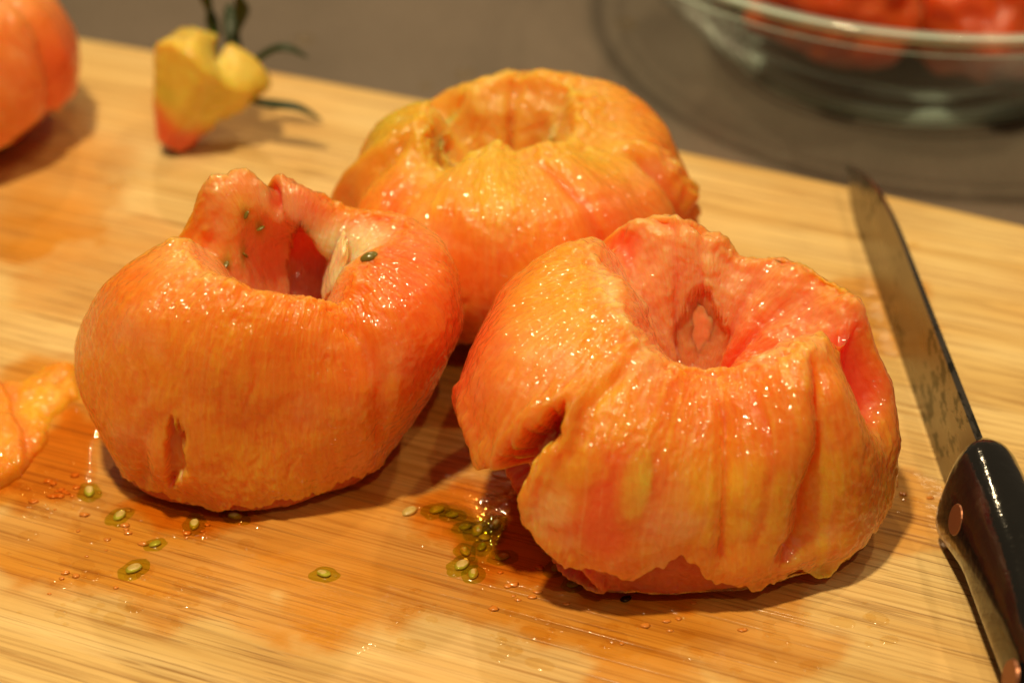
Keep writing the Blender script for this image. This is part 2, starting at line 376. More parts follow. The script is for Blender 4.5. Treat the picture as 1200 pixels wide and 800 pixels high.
L(c, p.inputs['Base Color'])
rg = math_n(nt, 'SUBTRACT', .46, math_n(nt, 'MULTIPLY', wet, .30)); L(rg, p.inputs['Roughness'])
p.inputs['Specular IOR Level'].default_value = .3
hh = math_n(nt, 'SUBTRACT', math_n(nt, 'SUBTRACT', grain, math_n(nt, 'MULTIPLY', pm, .6)), math_n(nt, 'MULTIPLY', sc1, .5))
L(bump(nt, noise_n(nt, tc, 350, 3), .12, .0006, bump(nt, hh, .35, .0006)), p.inputs['Normal'])
p.inputs['Coat Roughness'].default_value = .06; L(math_n(nt, 'MULTIPLY', wet, 1.0), p.inputs['Coat Weight'])
L(bump(nt, noise_n(nt, tc, 230, 2), 1.0, .00035), p.inputs['Coat Normal'])
board = link('cutting_board', board_mesh(), m, loc=(B0[0], B0[1], 0)); board.rotation_euler[2] = BA
tag(board, 'pale wooden cutting board stained orange with tomato juice, under the peeled tomatoes', 'cutting board')
# ---------------------------------------------------------------- peeled tomatoes
OR, YEL, RED, PINK = np.array([.87, .255, .022]), np.array([.90, .46, .03]), np.array([.86, .095, .025]), np.array([.88, .38, .18])
PALE, GREEN, DEEP = np.array([.90, .62, .26]), np.array([.42, .36, .03]), np.array([.55, .05, .015])
def blend(c, k, col):
    k = np.clip(k, 0, 1)[..., None]; return c * (1 - k) + col * k
def groove(az, s, path, width, depth, step=0.):
    """cut along a path [(s, azimuth)...]; step lowers the side of rising azimuth"""
    ss = [a for a, _ in path]; aa = [b for _, b in path]
    c = np.interp(s, ss, aa); d = angd(az, c) + 2.2 * noise(np.stack([s * 2.2, az * 0 + aa[0], s * 0], -1), 3)
    fade = sstep(ss[0] - .1, ss[0] + .35, s) * (1 - sstep(ss[-1] - .4, ss[-1] + .1, s))
    g = -depth * np.exp(-(d / width) ** 2)
    g = g - step * np.where(d > 0, np.exp(-d / 14.) * sstep(-1, 2.5, d), 0)
    return g * fade, np.exp(-(d / width) ** 2) * fade
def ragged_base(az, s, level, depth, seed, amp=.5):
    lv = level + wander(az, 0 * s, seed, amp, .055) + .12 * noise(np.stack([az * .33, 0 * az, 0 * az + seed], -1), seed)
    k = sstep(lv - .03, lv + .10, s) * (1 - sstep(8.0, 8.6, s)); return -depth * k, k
def build_flesh(S, seed, nth, q, shape, colour, striate=.009):
    P, az, s = tomato_grid(S, nth, q)
    w = P + np.array([0, 0, seed * 11.])
    n0 = smooth_normals(P, 10)
    edge = sstep(0, .6, s) * (1 - sstep(8.4, 8.95, s))
    out = sstep(3.3, 4.3, s); d = (.20 * fbm(w * .42, seed, 2) + 0.06 * fbm(w * 1.25, seed + 3, 3)) * edge
    d = d + np.exp(-((s - 3.9) / .35) ** 2) * (.14 * noise(w * .9, seed + 5) + .11 * noise(w * 2.2, seed + 6) + .07 * noise(w * 5., seed + 7))
    fib = np.stack([az * .55 + 2.2 * fbm(w * .5, seed + 8, 2), s * .55, az * 0 + seed], -1)
    d = d + striate * fbm(fib, seed + 9, 3, .6) * edge * (.45 + .55 * out)
    a_ = np.radians(az); ring = lambda k, ks, sd, wp: np.stack([np.cos(a_) * k + wp * fbm(w * .5, sd, 2), np.sin(a_) * k + wp * fbm(w * .5 + 7, sd, 2), s * ks + sd], -1)
    pl = np.abs(noise(ring(3.6, .42, seed + 50, 1.3), seed + 50)); pl2 = np.abs(noise(ring(8.5, .8, seed + 54, 1.5), seed + 54))
    pleat = (.30 * np.minimum(pl, .35) + .035 * np.minimum(pl2, .3)) * (.45 + .55 * sstep(4.2, 5.2, s)) * S.get('pleat', 1.)
    d = d + (pleat - .07) * edge * (.25 + .75 * out)
    tornk = sstep(-.05, .35, fbm(w * .55 + 3, seed + 58, 2))
    d = d + tornk * .035 * fbm(ring(22, 7., seed + 60, 3.), seed + 60, 2) * edge
    d = d + .012 * noise(ring(46, 6., seed + 62, 4.), seed + 62) * edge
    dd, ctx = shape(P, az, s); d = d + dd
    P = P + n0 * d[..., None]
    n1 = smooth_normals(P, 2)
    w = P + np.array([0, 0, seed * 11.])
    P = P + n1 * ((.009 * fbm(w * 4.5, seed + 12, 2) + .007 * noise(w * 11, seed + 15)) * edge)[..., None]
    P[..., 2] = np.maximum(P[..., 2], .01 + .04 * (1 + np.sin(az * .21 + s)))
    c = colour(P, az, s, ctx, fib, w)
    me = mesh('flesh', P.reshape(-1, 3), ring_faces(*P.shape[:2]))
    attr(me, 'tint', np.clip(c, .005, .97).reshape(-1, 3))
    fv = np.stack([az * .30 + 1.2 * fbm(w * .5, seed + 8, 2), s * .50, az * 0 + seed * 3.], -1)
    # keep the seam continuous: wrap the azimuth onto a circle
    a = np.radians(az); fv = np.stack([np.cos(a) * 34 + 4.5 * fbm(w * .6, seed + 21, 2), np.sin(a) * 34 + 4.5 * fbm(w * .6, seed + 22, 2), s * 2.2 + seed * 4], -1)
    attr(me, 'fibre', fv.reshape(-1, 3))
    return me, P, az, s
def surf(P, az, s, a, b):
    j = int(np.argmin(np.abs(angd(az[0], a)))); i = int(np.argmin(np.abs(s[:, 0] - b)))
    n = smooth_normals(P[max(i - 8, 0):i + 9], 3)
    return P[i, j], n[min(8, i), j]
def base_colour(P, az, s, fib, w, seed):
    out = sstep(3.2, 4.0, s)
    c = np.broadcast_to(OR, P.shape).copy()
    c = blend(c, .5 * sstep(.0, .5, fbm(fib * np.array([.35, .5, 1]), seed + 30, 3)), YEL)
    c = blend(c, .8 * sstep(.02, .42, fbm(w * .36, seed + 31, 3)), RED)
    c = blend(c, .55 * sstep(.0, .4, fbm(w * .5 + 9, seed + 32, 3)), YEL)
    c = blend(c, .75 * sstep(.0, .4, fbm(w * .62 + 19, seed + 38, 3)), np.array([.91, .42, .17]))
    c = blend(c, .32 * sstep(.08, .4, fbm(fib * np.array([1.2, .5, 1]) + 5, seed + 36, 3)), np.array([.90, .44, .14]))
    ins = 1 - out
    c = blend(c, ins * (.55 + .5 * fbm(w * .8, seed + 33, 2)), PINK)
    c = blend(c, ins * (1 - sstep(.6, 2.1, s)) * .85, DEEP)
    return c, out
# -- the tomato with the torn side
TEAR_A = [(186, 5.95), (197, 6.0), (204, 6.15), (211, 5.95), (217, 5.4), (224, 4.95), (226, 5.2), (221, 5.65), (219.5, 6.0), (221, 6.35), (232, 6.75), (240, 7.3), (200, 7.7), (182, 7.0)]
ARCH_A = [(128, 1.0), (112, 1.8), (92, 2.4), (72, 2.7), (50, 2.3), (38, 1.7), (30, 1.0)]
def shape_A(P, az, s):
    e = .10 * noise(np.stack([az * .5, s * 3.2, az * 0], -1), 77) + .05 * noise(np.stack([az * 1.3, s * 8, az * 0], -1), 78)
    t = pdist(az, s, TEAR_A, .075, 1.25) + e
    tear = 1 - sstep(-.10, .05, t); lip = np.exp(-((t - .18) / .16) ** 2)
    arch = 1 - sstep(-.22, .10, pdist(az, s, ARCH_A, .03, .9) + e * 1.2)
    g1, m1 = groove(az, s, [(4.35, 277), (5.2, 279), (6.6, 280)], 2.4, .15, .24)
    g2, m2 = groove(az, s, [(4.2, 318), (5.0, 313), (6.7, 300)], 2.8, .24, .48)
    g3, m3 = groove(az, s, [(3.0, 346), (4.0, 348), (5.4, 345)], 7., .30)
    g4, m4 = groove(az, s, [(4.1, 236), (4.8, 232), (5.6, 229)], 2.5, .10)
    g5, m5 = groove(az, s, [(4.3, 290), (5.2, 296), (6.5, 291)], 2., .05, .05)
    g6, m6 = groove(az, s, [(3.2, 131), (4.2, 131), (5.6, 134)], 5., .14)
    h1, n1_ = groove(az, s, [(1.2, 46), (2.6, 40), (4.2, 38)], 6., .13); h2, n2_ = groove(az, s, [(1.2, 78), (2.6, 84), (4.2, 80)], 5., .08); h3, n3_ = groove(az, s, [(1.2, 112), (2.6, 108), (4.2, 110)], 6., .13); h4, n4_ = groove(az, s, [(1.0, 15), (2.6, 18), (4.1, 16)], 5., .12)
    g6 = g6 + h1 + h2 + h3 + h4 + .16 * fbm(P * 1.6, 95, 3) * (1 - sstep(3.6, 4.2, s)) * sstep(.3, 1.4, s)
    b, kb = ragged_base(az, s, 6.95, .24, 41, 1.2)
    sac = np.exp(-((angd(az, 251) / 5.5) ** 2 + ((s - 5.4) / .46) ** 2) ** 2)
    dd = -1.0 * tear + .14 * lip - .14 * arch + g1 + g2 + g3 + g4 + g5 + g6 + b * (1 - tear) + .05 * sac
    # flanges of the back flap, wavy at the rim
    dd = dd + np.exp(-((s - 3.9) / .3) ** 2) * (.22 * noise(P * .9, 90) + .12 * noise(P * 2.6, 91)) * sstep(20, 40, az) * (1 - sstep(110, 130, az))
    return dd, dict(tear=tear, arch=arch, cut=np.maximum(np.maximum(m2, m1 * .5), m5 * .5), cleft=m3, base=kb, sac=sac, notch=m6)
def colour_A(P, az, s, k, fib, w):
    c, out = base_colour(P, az, s, fib, w, 1)
    left = out * np.exp(-(angd(az, 178) / 26) ** 2) * sstep(4.3, 5.2, s); c = blend(c, left * .85, RED)
    sh = np.exp(-(angd(az, 190) / 34) ** 2) * np.exp(-((s - 4.35) / .55) ** 2); c = blend(c, sh * .8, YEL)
    c = blend(c, np.exp(-(angd(az, 200) / 40) ** 2) * np.exp(-((s - 3.85) / .13) ** 2) * .8, PALE)
    back = (1 - out * .6) * (np.exp(-(angd(az, 80) / 62) ** 2)) * (1 - sstep(4.0, 4.6, s)); c = blend(c, back * .6, PINK)
    c = blend(c, back * sstep(2.4, 3.4, s) * .55 * sstep(-.2, .3, fbm(w * .9, 55, 2)), np.array([.92, .46, .15]))
    c = blend(c, np.exp(-(angd(az, 20) / 28) ** 2) * (1 - sstep(1.6, 3.2, s)) * .95, RED)
    c = blend(c, k['cleft'] * .95, np.array([.85, .06, .02])); c = blend(c, k['notch'] * .7, RED)
    c = blend(c, k['tear'] * .9, np.array([.66, .07, .012])); c = blend(c, k['arch'] * .6, np.array([.74, .24, .08]))
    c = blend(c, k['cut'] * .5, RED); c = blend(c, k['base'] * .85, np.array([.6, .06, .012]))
    c = blend(c, k['sac'] * .75, np.array([.84, .47, .05])); c = blend(c, np.exp(-((k['sac'] - .5) / .2) ** 2) * .3, RED); sg = np.exp(-((angd(az, 253.5) / 2.2) ** 2 + ((s - 5.3) / .25) ** 2)); c = blend(c, sg * .4, np.array([.60, .46, .04]))
    return c
# -- the tomato with the raised back flap and open seeds
SLIT_B = [(230.5, 5.72), (237, 5.85), (237, 6.45), (229, 6.95), (230, 6.3)]
SLOT_B = [(108, 1.0), (98, 2.1), (90, 2.75), (78, 3.05), (70, 2.7), (62, 2.0), (56, 1.0)]
def shape_B(P, az, s):
    e = .12 * noise(np.stack([az * .5, s * 3.2, az * 0], -1), 71) + .07 * noise(np.stack([az * 1.4, s * 9, az * 0], -1), 73)
    slit = 1 - sstep(-.12, .05, pdist(az, s, SLIT_B, .075, 1.25) + e)
    slot = 1 - sstep(-.12, .05, pdist(az, s, SLOT_B, .028, .9) + e)
    b, kb = ragged_base(az, s, 7.2, .12, 45, .7)
    g1, m1 = groove(az, s, [(4.3, 312), (5.2, 318), (6.8, 322)], 4., .16)
    g2, m2 = groove(az, s, [(3.2, 172), (4.2, 172), (5.2, 176)], 5., .28)
    g3, m3 = groove(az, s, [(2.8, 112), (4.1, 113), (4.8, 113)], 5., .38)
    core = np.exp(-((angd(az, 28) / 30) ** 2 + ((s - 2.75) / .72) ** 2) ** 2)
    g4, m4 = groove(az, s, [(5.6, 226), (6.4, 222), (7.2, 216)], 3., .12)
    lipl = np.exp(-((angd(az, 226) / 4) ** 2 + ((s - 6.3) / .5) ** 2))
    return -.24 * slit - .24 * slot + b * (1 - slit) + g1 + g2 + g3 + g4 + .22 * core + .15 * lipl, dict(slit=slit, slot=slot, base=kb, core=core, cut=m3)
def colour_B(P, az, s, k, fib, w):
    c, out = base_colour(P, az, s, fib, w, 2)
    c = blend(c, out * .4, np.array([.87, .275, .014]))
    c = blend(c, out * np.exp(-(angd(az, 350) / 30) ** 2) * .5, RED)
    c = blend(c, np.exp(-(angd(az, 205) / 26) ** 2) * np.exp(-((s - 4.0) / .4) ** 2) * .75, np.array([.92, .5, .16]))
    c = blend(c, np.exp(-(angd(az, 145) / 26) ** 2) * np.exp(-((s - 2.9) / .55) ** 2) * .7, np.array([.9, .40, .05]))
    c = blend(c, np.exp(-(angd(az, 92) / 18) ** 2) * np.exp(-((s - 3.2) / .6) ** 2) * .6, PINK)
    c = blend(c, k['core'] * .97, np.array([.93, .74, .40]))
    for a, b in ((146, 2.85), (132, 2.6), (170, 2.85), (155, 2.25), (353, 3.8)):
        c = blend(c, np.exp(-((angd(az, a) / 6) ** 2 + ((s - b) / .2) ** 2)) * .8, np.array([.50, .36, .03]))
    c = blend(c, k['slot'] * .8, np.array([.60, .11, .03])); c = blend(c, k['slit'] * .6, np.array([.66, .15, .03]))
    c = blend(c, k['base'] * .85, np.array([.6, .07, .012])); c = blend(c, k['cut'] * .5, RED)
    return c
# -- the yellow-shouldered tomato at the back
def shape_C(P, az, s):
    e = .08 * noise(np.stack([az * .5, s * 3.2, az * 0], -1), 72)
    def pit(x, y, rx, ry): return np.exp(-(((P[..., 0] - x + e * 1.5) / rx) ** 2 + ((P[..., 1] - y + e) / ry) ** 2) ** 1.6) * (s < 5)
    p1, p2 = pit(-1.58, -.2, .34, .55), pit(.90, .35, .28, .5)
    lump = .40 * pit(-.5, -.25, .75, .5) + .3 * pit(.3, .6, .5, .7) - .3 * pit(-.35, .75, .6, .5)
    b, kb = ragged_base(az, s, 7.0, .4, 47, .5)
    g1, m1 = groove(az, s, [(3.4, 150), (4.4, 150), (5.8, 152)], 7., .36)
    g2, m2 = groove(az, s, [(4.2, 292), (5.2, 300), (6.6, 305)], 3., .09, .08)
    g3, m3 = groove(az, s, [(4.2, 196), (5.4, 193), (6.8, 192)], 5., .24)
    g4, m4 = groove(az, s, [(4.6, 345), (5.4, 344), (6.8, 342)], 4., .25)
    fl = np.exp(-((angd(az, 183) / 3.2) ** 2 + ((s - 5.75) / .55) ** 2))
    rg = np.exp(-((angd(az, 354) / 6) ** 2 + ((s - 5.6) / .7) ** 2)) * (.6 + 1.2 * noise(np.stack([az * .4, s * 5, az * 0], -1), 92))
    top = (1 - sstep(3.6, 4.4, s)) * sstep(.2, 1.5, s); w = P + 3.3
    for a, wd, dp in ((30, 12, .2), (78, 9, .25), (142, 10, .35), (176, 8, .15)):
        gg, _ = groove(az, s, [(.8, a), (2.5, a + 4), (4.6, a - 3)], wd, dp); g1 = g1 + gg
    return top * .22 * fbm(w * 1.0, 66, 3) - .28 * p1 - .25 * p2 + b + g1 + g2 + g3 + g4 + .35 * fl + .22 * rg, dict(pit=np.maximum(p1, p2), base=kb, cut=np.maximum(m2, m4), hol=m3)
def colour_C(P, az, s, k, fib, w):
    c, out = base_colour(P, az, s, fib, w, 3)
    y = np.exp(-((s - 4.1) / .75) ** 2); c = blend(c, y * (.8 + .4 * fbm(w * .7, 61, 2)), np.array([.76, .44, .04]))
    c = blend(c, (1 - sstep(3.6, 4.2, s)) * .8, np.array([.78, .46, .07]))
    c = blend(c, np.exp(-(angd(az, 172) / 22) ** 2) * np.exp(-((s - 4.7) / .6) ** 2) * .95, np.array([.62, .44, .03]))
    c = blend(c, np.exp(-(angd(az, 262) / 16) ** 2) * np.exp(-((s - 4.6) / .8) ** 2) * .7, np.array([.74, .46, .03]))
    c = blend(c, np.exp(-(angd(az, 315) / 26) ** 2) * sstep(4.4, 5, s) * .45, np.array([.80, .22, .06]))
    c = blend(c, out * sstep(4.9, 5.8, s) * .4, OR)
    c = blend(c, np.exp(-(angd(az, 183) / 7) ** 2) * sstep(5, 5.5, s) * .7, np.array([.46, .22, .03]))
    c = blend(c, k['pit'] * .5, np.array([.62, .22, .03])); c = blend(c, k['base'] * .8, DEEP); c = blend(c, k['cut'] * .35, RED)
    return c
def tomato(S, seed, nth, q, shape, colour, label, striate=.009):
    t = empty('peeled_tomato', (*S['at'], 0)); tag(t, label, 'tomato', 'peeled cored tomatoes on the board')
    me, P, az, s = build_flesh(S, seed, nth, q, shape, colour, striate)
    link('flesh', me, FLESH, t); return t, P, az, s
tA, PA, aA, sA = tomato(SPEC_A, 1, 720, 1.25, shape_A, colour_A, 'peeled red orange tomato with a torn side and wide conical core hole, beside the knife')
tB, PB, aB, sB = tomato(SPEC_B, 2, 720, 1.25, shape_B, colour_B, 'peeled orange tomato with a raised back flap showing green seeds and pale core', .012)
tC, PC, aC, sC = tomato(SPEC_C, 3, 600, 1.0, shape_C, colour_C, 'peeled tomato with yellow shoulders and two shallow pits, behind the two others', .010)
SPEC_D = dict(SPEC_C, at=(-15.1, 9.6), R={k: v * .86 for k, v in SPEC_C['R'].items()}, rimZ={k: 4.7 + .3 * math.sin(k) for k in SPEC_C['rimZ']}, rimR={k: .8 * v for k, v in SPEC_C['rimR'].items()})
def shape_D(P, az, s):
    b, kb = ragged_base(az, s, 6.9, .35, 49, .5)
    g1, m1 = groove(az, s, [(4.2, 345), (5.4, 340), (7, 335)], 6., .25); return b + g1, dict(base=kb, cut=m1)
def colour_D(P, az, s, k, fib, w):
    c, out = base_colour(P, az, s, fib, w, 4); c = blend(c, out * .6, np.array([.87, .34, .09]))
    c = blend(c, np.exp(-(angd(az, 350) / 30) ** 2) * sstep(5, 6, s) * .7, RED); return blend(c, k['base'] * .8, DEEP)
tomato(SPEC_D, 4, 320, .6, shape_D, colour_D, 'peeled orange tomato near the yellow stem end, far corner of the board')
# -- pale core walls, seeds and gel left in the openings
def blob(name, mat, parent, loc, axis, r, seed=0, amp=.12, nu=20, nv=28, tint=None):
    """lumpy ellipsoid r=(across, thick, long) with its long side along axis"""
    u = np.linspace(0, math.pi, nu)[:, None]; v = np.linspace(0, 2 * math.pi, nv, endpoint=False)[None]
    P = np.stack([np.sin(u) * np.cos(v), np.sin(u) * np.sin(v), np.cos(u) + 0 * v], -1)
    P = P * (1 + amp * fbm(P * 1.6 + seed * 5.1, seed, 2))[..., None] * np.array(r)
    R = np.array(Vector(axis).to_track_quat('Z', 'Y').to_matrix()); P = P @ R.T
    me = mesh(name, P.reshape(-1, 3), ring_faces(nu, nv))
    if tint is not None:
        attr(me, 'tint', np.broadcast_to(np.array(tint), (nu * nv, 3)).copy())
        attr(me, 'fibre', (P.reshape(-1, 3) @ R) * np.array([9, 9, .8]))
    return link(name, me, mat, parent, loc)
for a, b, rr, tn in ((84, 1.7, (.36, .07, .7), (.86, .33, .14)),):
    q, n = surf(PA, aA, sA, a, b); q2, _ = surf(PA, aA, sA, a, b + .6)
    blob('core_wall', THIN, tA, q - n * .02, tuple(q2 - q), rr, a, .3, 40, 50, tint=tn)
for a, b, rr, tn, off in ((38, 2.35, (.50, .15, .85), (.93, .74, .40), .02),):
    q, n = surf(PB, aB, sB, a, b); q2, _ = surf(PB, aB, sB, a, b + .6)
    blob('core_wall', THIN, tB, q + n * off, tuple(q2 - q), rr, a, .28, 40, 50, tint=tn)
SEED, nt, p = simple('tomato_seed', (.7, .5, .2), .4, 0, coat=.3)
sx = N(nt, 'TexCoord'); nt.links.new(ramp(nt, noise_n(nt, sx.outputs['Object'], 900, 3), [(.35, (.52, .38, .09)), (.65, (.70, .54, .19))]), p.inputs['Base Color'])
DSEED, _, _ = simple('green_seed', (.16, .14, .02), .25, .3, coat=.5)
for a, b, ang in ((146, 2.85, .3), (132, 2.6, -.4), (170, 2.85, .8), (155, 2.25, 1.4)):
    q, n = surf(PB, aB, sB, a, b); ax = Vector(n).orthogonal(); ax.rotate(Matrix.Rotation(ang, 3, Vector(n)))
    o = blob('seed', DSEED, tB, q + n * .05, tuple(ax), (.06, .03, .10), a, .1, 10, 14)
q, n = surf(PB, aB, sB, 353, 3.8)
o = blob('seed', DSEED, tB, q - n * .02, (1, .3, .2), (.13, .1, .2), 3, .1, 10, 14)
# ---------------------------------------------------------------- flesh scrap at the left
def scrap():
    """a slumped slab: heights over an uneven outline"""
    out_ = np.array([(-12.9, -2.4), (-11.7, -1.75), (-11.1, -1.6), (-10.75, -1.0), (-10.05, -.9), (-9.75, -2.2), (-10.25, -2.9), (-10.2, -3.9), (-10.6, -4.95), (-11.0, -5.6), (-12.1, -6.1), (-13.6, -4.6)])
    res = .035; lo, hi = out_.min(0) - .3, out_.max(0) + .3
    X, Y = np.meshgrid(np.arange(lo[0], hi[0], res), np.arange(lo[1], hi[1], res), indexing='ij')
    d = np.full(X.shape, 1e9); ins = np.zeros(X.shape, bool)
    for i in range(len(out_)):
        a, b = out_[i], out_[(i + 1) % len(out_)]; e = b - a; w = np.stack([X, Y], -1) - a; t = np.clip((w @ e) / (e @ e), 0, 1)
        d = np.minimum(d, np.linalg.norm(w - t[..., None] * e, axis=-1))
        ins ^= ((a[1] > Y) != (b[1] > Y)) & (X < (b[0] - a[0]) * (Y - a[1]) / (b[1] - a[1] + 1e-12) + a[0])
    q = np.stack([X, Y, 0 * X], -1); sd = np.where(ins, d, -d) + .22 * fbm(q * 1.3, 41, 4)
    h = .42 * np.sqrt(np.clip(1 - (1 - np.clip(sd / .55, 0, 1)) ** 2, 0, 1)) * (1 + .5 * fbm(q * .8, 42, 3))
    fold = X + .42 * Y + 12.35 + .15 * fbm(q * 1.2, 44, 2)               # an overlapping edge running through it
    h = h * (1 - .4 * sstep(-.06, .10, fold)) + .09 * fbm(q * 2.6, 43, 4) * (h > .1)
    Z = np.maximum(h, 0) - .01; ok = sd > 0
    idx = quad_faces(*X.shape); idx = idx[ok.ravel()[idx].any(1)]; used, inv = np.unique(idx, return_inverse=True)
    q = np.stack([X, Y, Z], -1); c = np.broadcast_to(np.array([.80, .32, .012]), q.shape).copy()
    c = blend(c, .7 * sstep(-.1, .4, fbm(q * .9, 24, 2)), YEL); c = blend(c, np.exp(-((fold - .1) / .22) ** 2) * .35, RED)
    me = mesh('flesh_scrap', q.reshape(-1, 3)[used], inv.reshape(-1, 4)); attr(me, 'tint', c.reshape(-1, 3)[used])
    attr(me, 'fibre', (q.reshape(-1, 3) * np.array([5, .8, 1]))[used]); return me
sc_ = link('flesh_scrap', scrap(), flesh_mat('scrap_flesh', .004))
tag(sc_, 'soft orange scrap of tomato flesh lying in juice left of the flapped tomato', 'tomato scrap')
# ---------------------------------------------------------------- cut out stem end with sepals
cap = empty('tomato_stem_end', (-9.15, 8.6, 0))
tag(cap, 'yellow wedge cut from a tomato stem end, red tip and dark green sepals', 'tomato piece')
def cap_flesh():
    nu, nv = 70, 110
    t = np.linspace(0, 1, nu)[:, None]; a = np.linspace(0, 2 * math.pi, nv, endpoint=False)[None]
    axis = Vector((1.35, 1.05, 2.35)); R = np.array(axis.to_track_quat('Z', 'Y').to_matrix()); Ln = axis.length
    r = np.where(t < .82, .38 + 1.22 * (t / .82) ** .9, 1.6 * np.sqrt(np.maximum(1 - ((t - .82) / .18) ** 2 * .98, 0)))
    lob = 1 + .13 * np.cos(3 * a + .4) * sstep(.25, .9, t) + .08 * np.cos(5 * a) * t
    r = r * lob
    P = np.stack([r * np.cos(a) * .85, r * np.sin(a) * 1.0, t * Ln * (1 + .10 * np.cos(3 * a + .4) * t) + 0 * a], -1)
    P = P + (.10 * fbm(P * .9, 31, 3) + .07 * fbm(P * 3., 34, 2))[..., None]
    P = P @ R.T; P[..., 2] = np.maximum(P[..., 2] + .25, .01)
    c = np.broadcast_to(np.array([.80, .62, .09]), P.shape).copy(); w = P
    c = blend(c, (1 - sstep(.14, .42, t + .1 * fbm(w, 32, 2))), np.array([.78, .12, .03])); c = blend(c, sstep(.1, .5, fbm(w * .8, 33, 2)) * .5, np.array([.55, .46, .04]))
    me = mesh('wedge', P.reshape(-1, 3), ring_faces(nu, nv)); attr(me, 'tint', c.reshape(-1, 3)); attr(me, 'fibre', P.reshape(-1, 3) * 3)
    return me
link('wedge', cap_flesh(), flesh_mat('stem_end_flesh', .004), cap)
SEPAL, nt, p = simple('sepal_green', (.012, .03, .005), .5)
for pts in ([(1.25, 1.7, 2.5), (1.1, 1.9, 3.2), (1.0, 1.7, 4.2), (1.15, 1.5, 5.2)], [(1.5, 1.6, 2.4), (1.95, 1.6, 3.0), (2.0, 1.4, 3.9), (1.55, 1.3, 4.9)],
            [(2.1, 1.3, 1.9), (2.7, 1.3, 2.35), (3.2, 1.1, 2.55), (3.75, 1.0, 2.3)], [(2.2, .5, 1.3), (2.8, .4, 1.25), (3.5, .2, 1.25), (4.1, 0, 1.0)], [(2.0, .9, 1.6), (1.7, 1.6, 2.6), (1.6, 2.2, 3.0), (1.5, 2.8, 3.0)]):
    pp = np.array(pts); tt = np.linspace(0, 3, 16); i = np.clip(tt.astype(int), 0, 2); f = (tt - i)[:, None]
    g = lambda j: pp[np.clip(j, 0, 3)]
    cr = .5 * (2 * g(i) + (g(i + 1) - g(i - 1)) * f + (2 * g(i - 1) - 5 * g(i) + 4 * g(i + 1) - g(i + 2)) * f**2 + (3 * g(i) - g(i - 1) - 3 * g(i + 1) + g(i + 2)) * f**3)
    rad = .21 * np.sin(np.linspace(.55, math.pi - .12, 16))
    link('sepal', mesh_py('sepal', *tube(cr, rad, .4, 8)), SEPAL, cap)
# ---------------------------------------------------------------- knife standing on its edge
knife = empty('kitchen_knife', (9.22, -6.1, 0), math.radians(3.0))
tag(knife, 'kitchen knife with stained steel blade and glossy black riveted handle, standing on its edge', 'knife')
LEAN = math.radians(13)
def kx(u, v, w):
    """knife space: u along the blade to the tip, v up the blade face, w thickness to the right -> scene"""
    return (w * math.cos(LEAN) + v * math.sin(LEAN), u, v * math.cos(LEAN) - w * math.sin(LEAN))
def blade():
    n = 70; V = []; m = 9
    for i in range(n):
        f = i / (n - 1); u = -1.2 + 14.2 * f
        top = 1.82 - .10 * f - 1.08 * max(0, (f - .60) / .40) ** 2.6; bot = .14 + .47 * max(0, (f - .84) / .16) ** 2.2
        top = max(top, bot + .02)
        for k in range(m):
            t = k / (m - 1); th = .10 * (1 - .5 * f) * min(1, .04 + t * 1.5)
            V.append(kx(u, bot + (top - bot) * t, -th))
        for k in range(m - 1, -1, -1):
            t = k / (m - 1); th = .10 * (1 - .5 * f) * min(1, .04 + t * 1.5)
            V.append(kx(u, bot + (top - bot) * t, th))
    return mesh_py('blade', V, [tuple(r) for r in ring_faces(n, 2 * m)] + [tuple(range(2 * m - 1, -1, -1)), tuple(range((n - 1) * 2 * m, n * 2 * m))], False)
STEEL, nt, p = simple('stained_steel', (.27, .245, .215), .30, metal=1)
tc = N(nt, 'TexCoord').outputs['Object']; mp = N(nt, 'Mapping'); mp.inputs['Scale'].default_value = (300, 160, 420); nt.links.new(tc, mp.inputs['Vector'])
sp = ramp(nt, math_n(nt, 'MULTIPLY', noise_n(nt, mp.outputs[0], 1, 4, .6), ramp(nt, noise_n(nt, tc, 45, 2), [(.40, (.6, .6, .6)), (.55, (1, 1, 1))])), [(.50, (0, 0, 0)), (.56, (1, 1, 1))])
nt.links.new(mixc(nt, 'MIX', math_n(nt, 'MULTIPLY', sp, .75), (.27, .245, .215), (.03, .035, .025)), p.inputs['Base Color'])
nt.links.new(math_n(nt, 'MULTIPLY_ADD', noise_n(nt, mp.outputs[0], .4, 3), .25), p.inputs['Roughness']); p.inputs['Roughness'].links[0].from_node.inputs[2].default_value = .17
link('blade', blade(), STEEL, knife)
def handle():
    n = 60; m = 32; V = []
    for i in range(n):
        f = i / (n - 1); u = .15 - 12.5 * f
        cz = lambda a: a
        top = 2.2 + .16 * math.sin(f * 7) - .35 * f; bot = .03 + .5 * sstep(.06, .25, f) * (1 - sstep(.75, 1, f))
        hw = .68 + .10 * math.sin(f * 6.2 + .5)
        end = min(1, math.sqrt(max(0, 1 - (1 - min(1, f / .055)) ** 2)) + .02) * min(1, math.sqrt(max(0, 1 - (1 - min(1, (1 - f) / .05)) ** 2)) + .02)
        c = .5 * (top + bot); hh = .5 * (top - bot)
        for k in range(m):
            t = 2 * math.pi * k / m; ct, st = math.cos(t), math.sin(t)
            e = .5 if st < 0 else .85; x = hw * math.copysign(abs(ct) ** e, ct); z = hh * math.copysign(abs(st) ** (.55 if st < 0 else .8), st)
            slope = (1 - st) * .5 * (-.85) * (1 - min(1, f / .12))                # front face leans: heel reaches back
            V.append(kx(u + slope, c + z * (.55 + .45 * end), x * end))
    return mesh_py('handle', V, [tuple(r) for r in ring_faces(n, m)] + [tuple(range(m - 1, -1, -1)), tuple(range((n - 1) * m, n * m))])
BLACK, nt, p = simple('black_handle', (.008, .008, .008), .22, spec=.5, coat=.4)
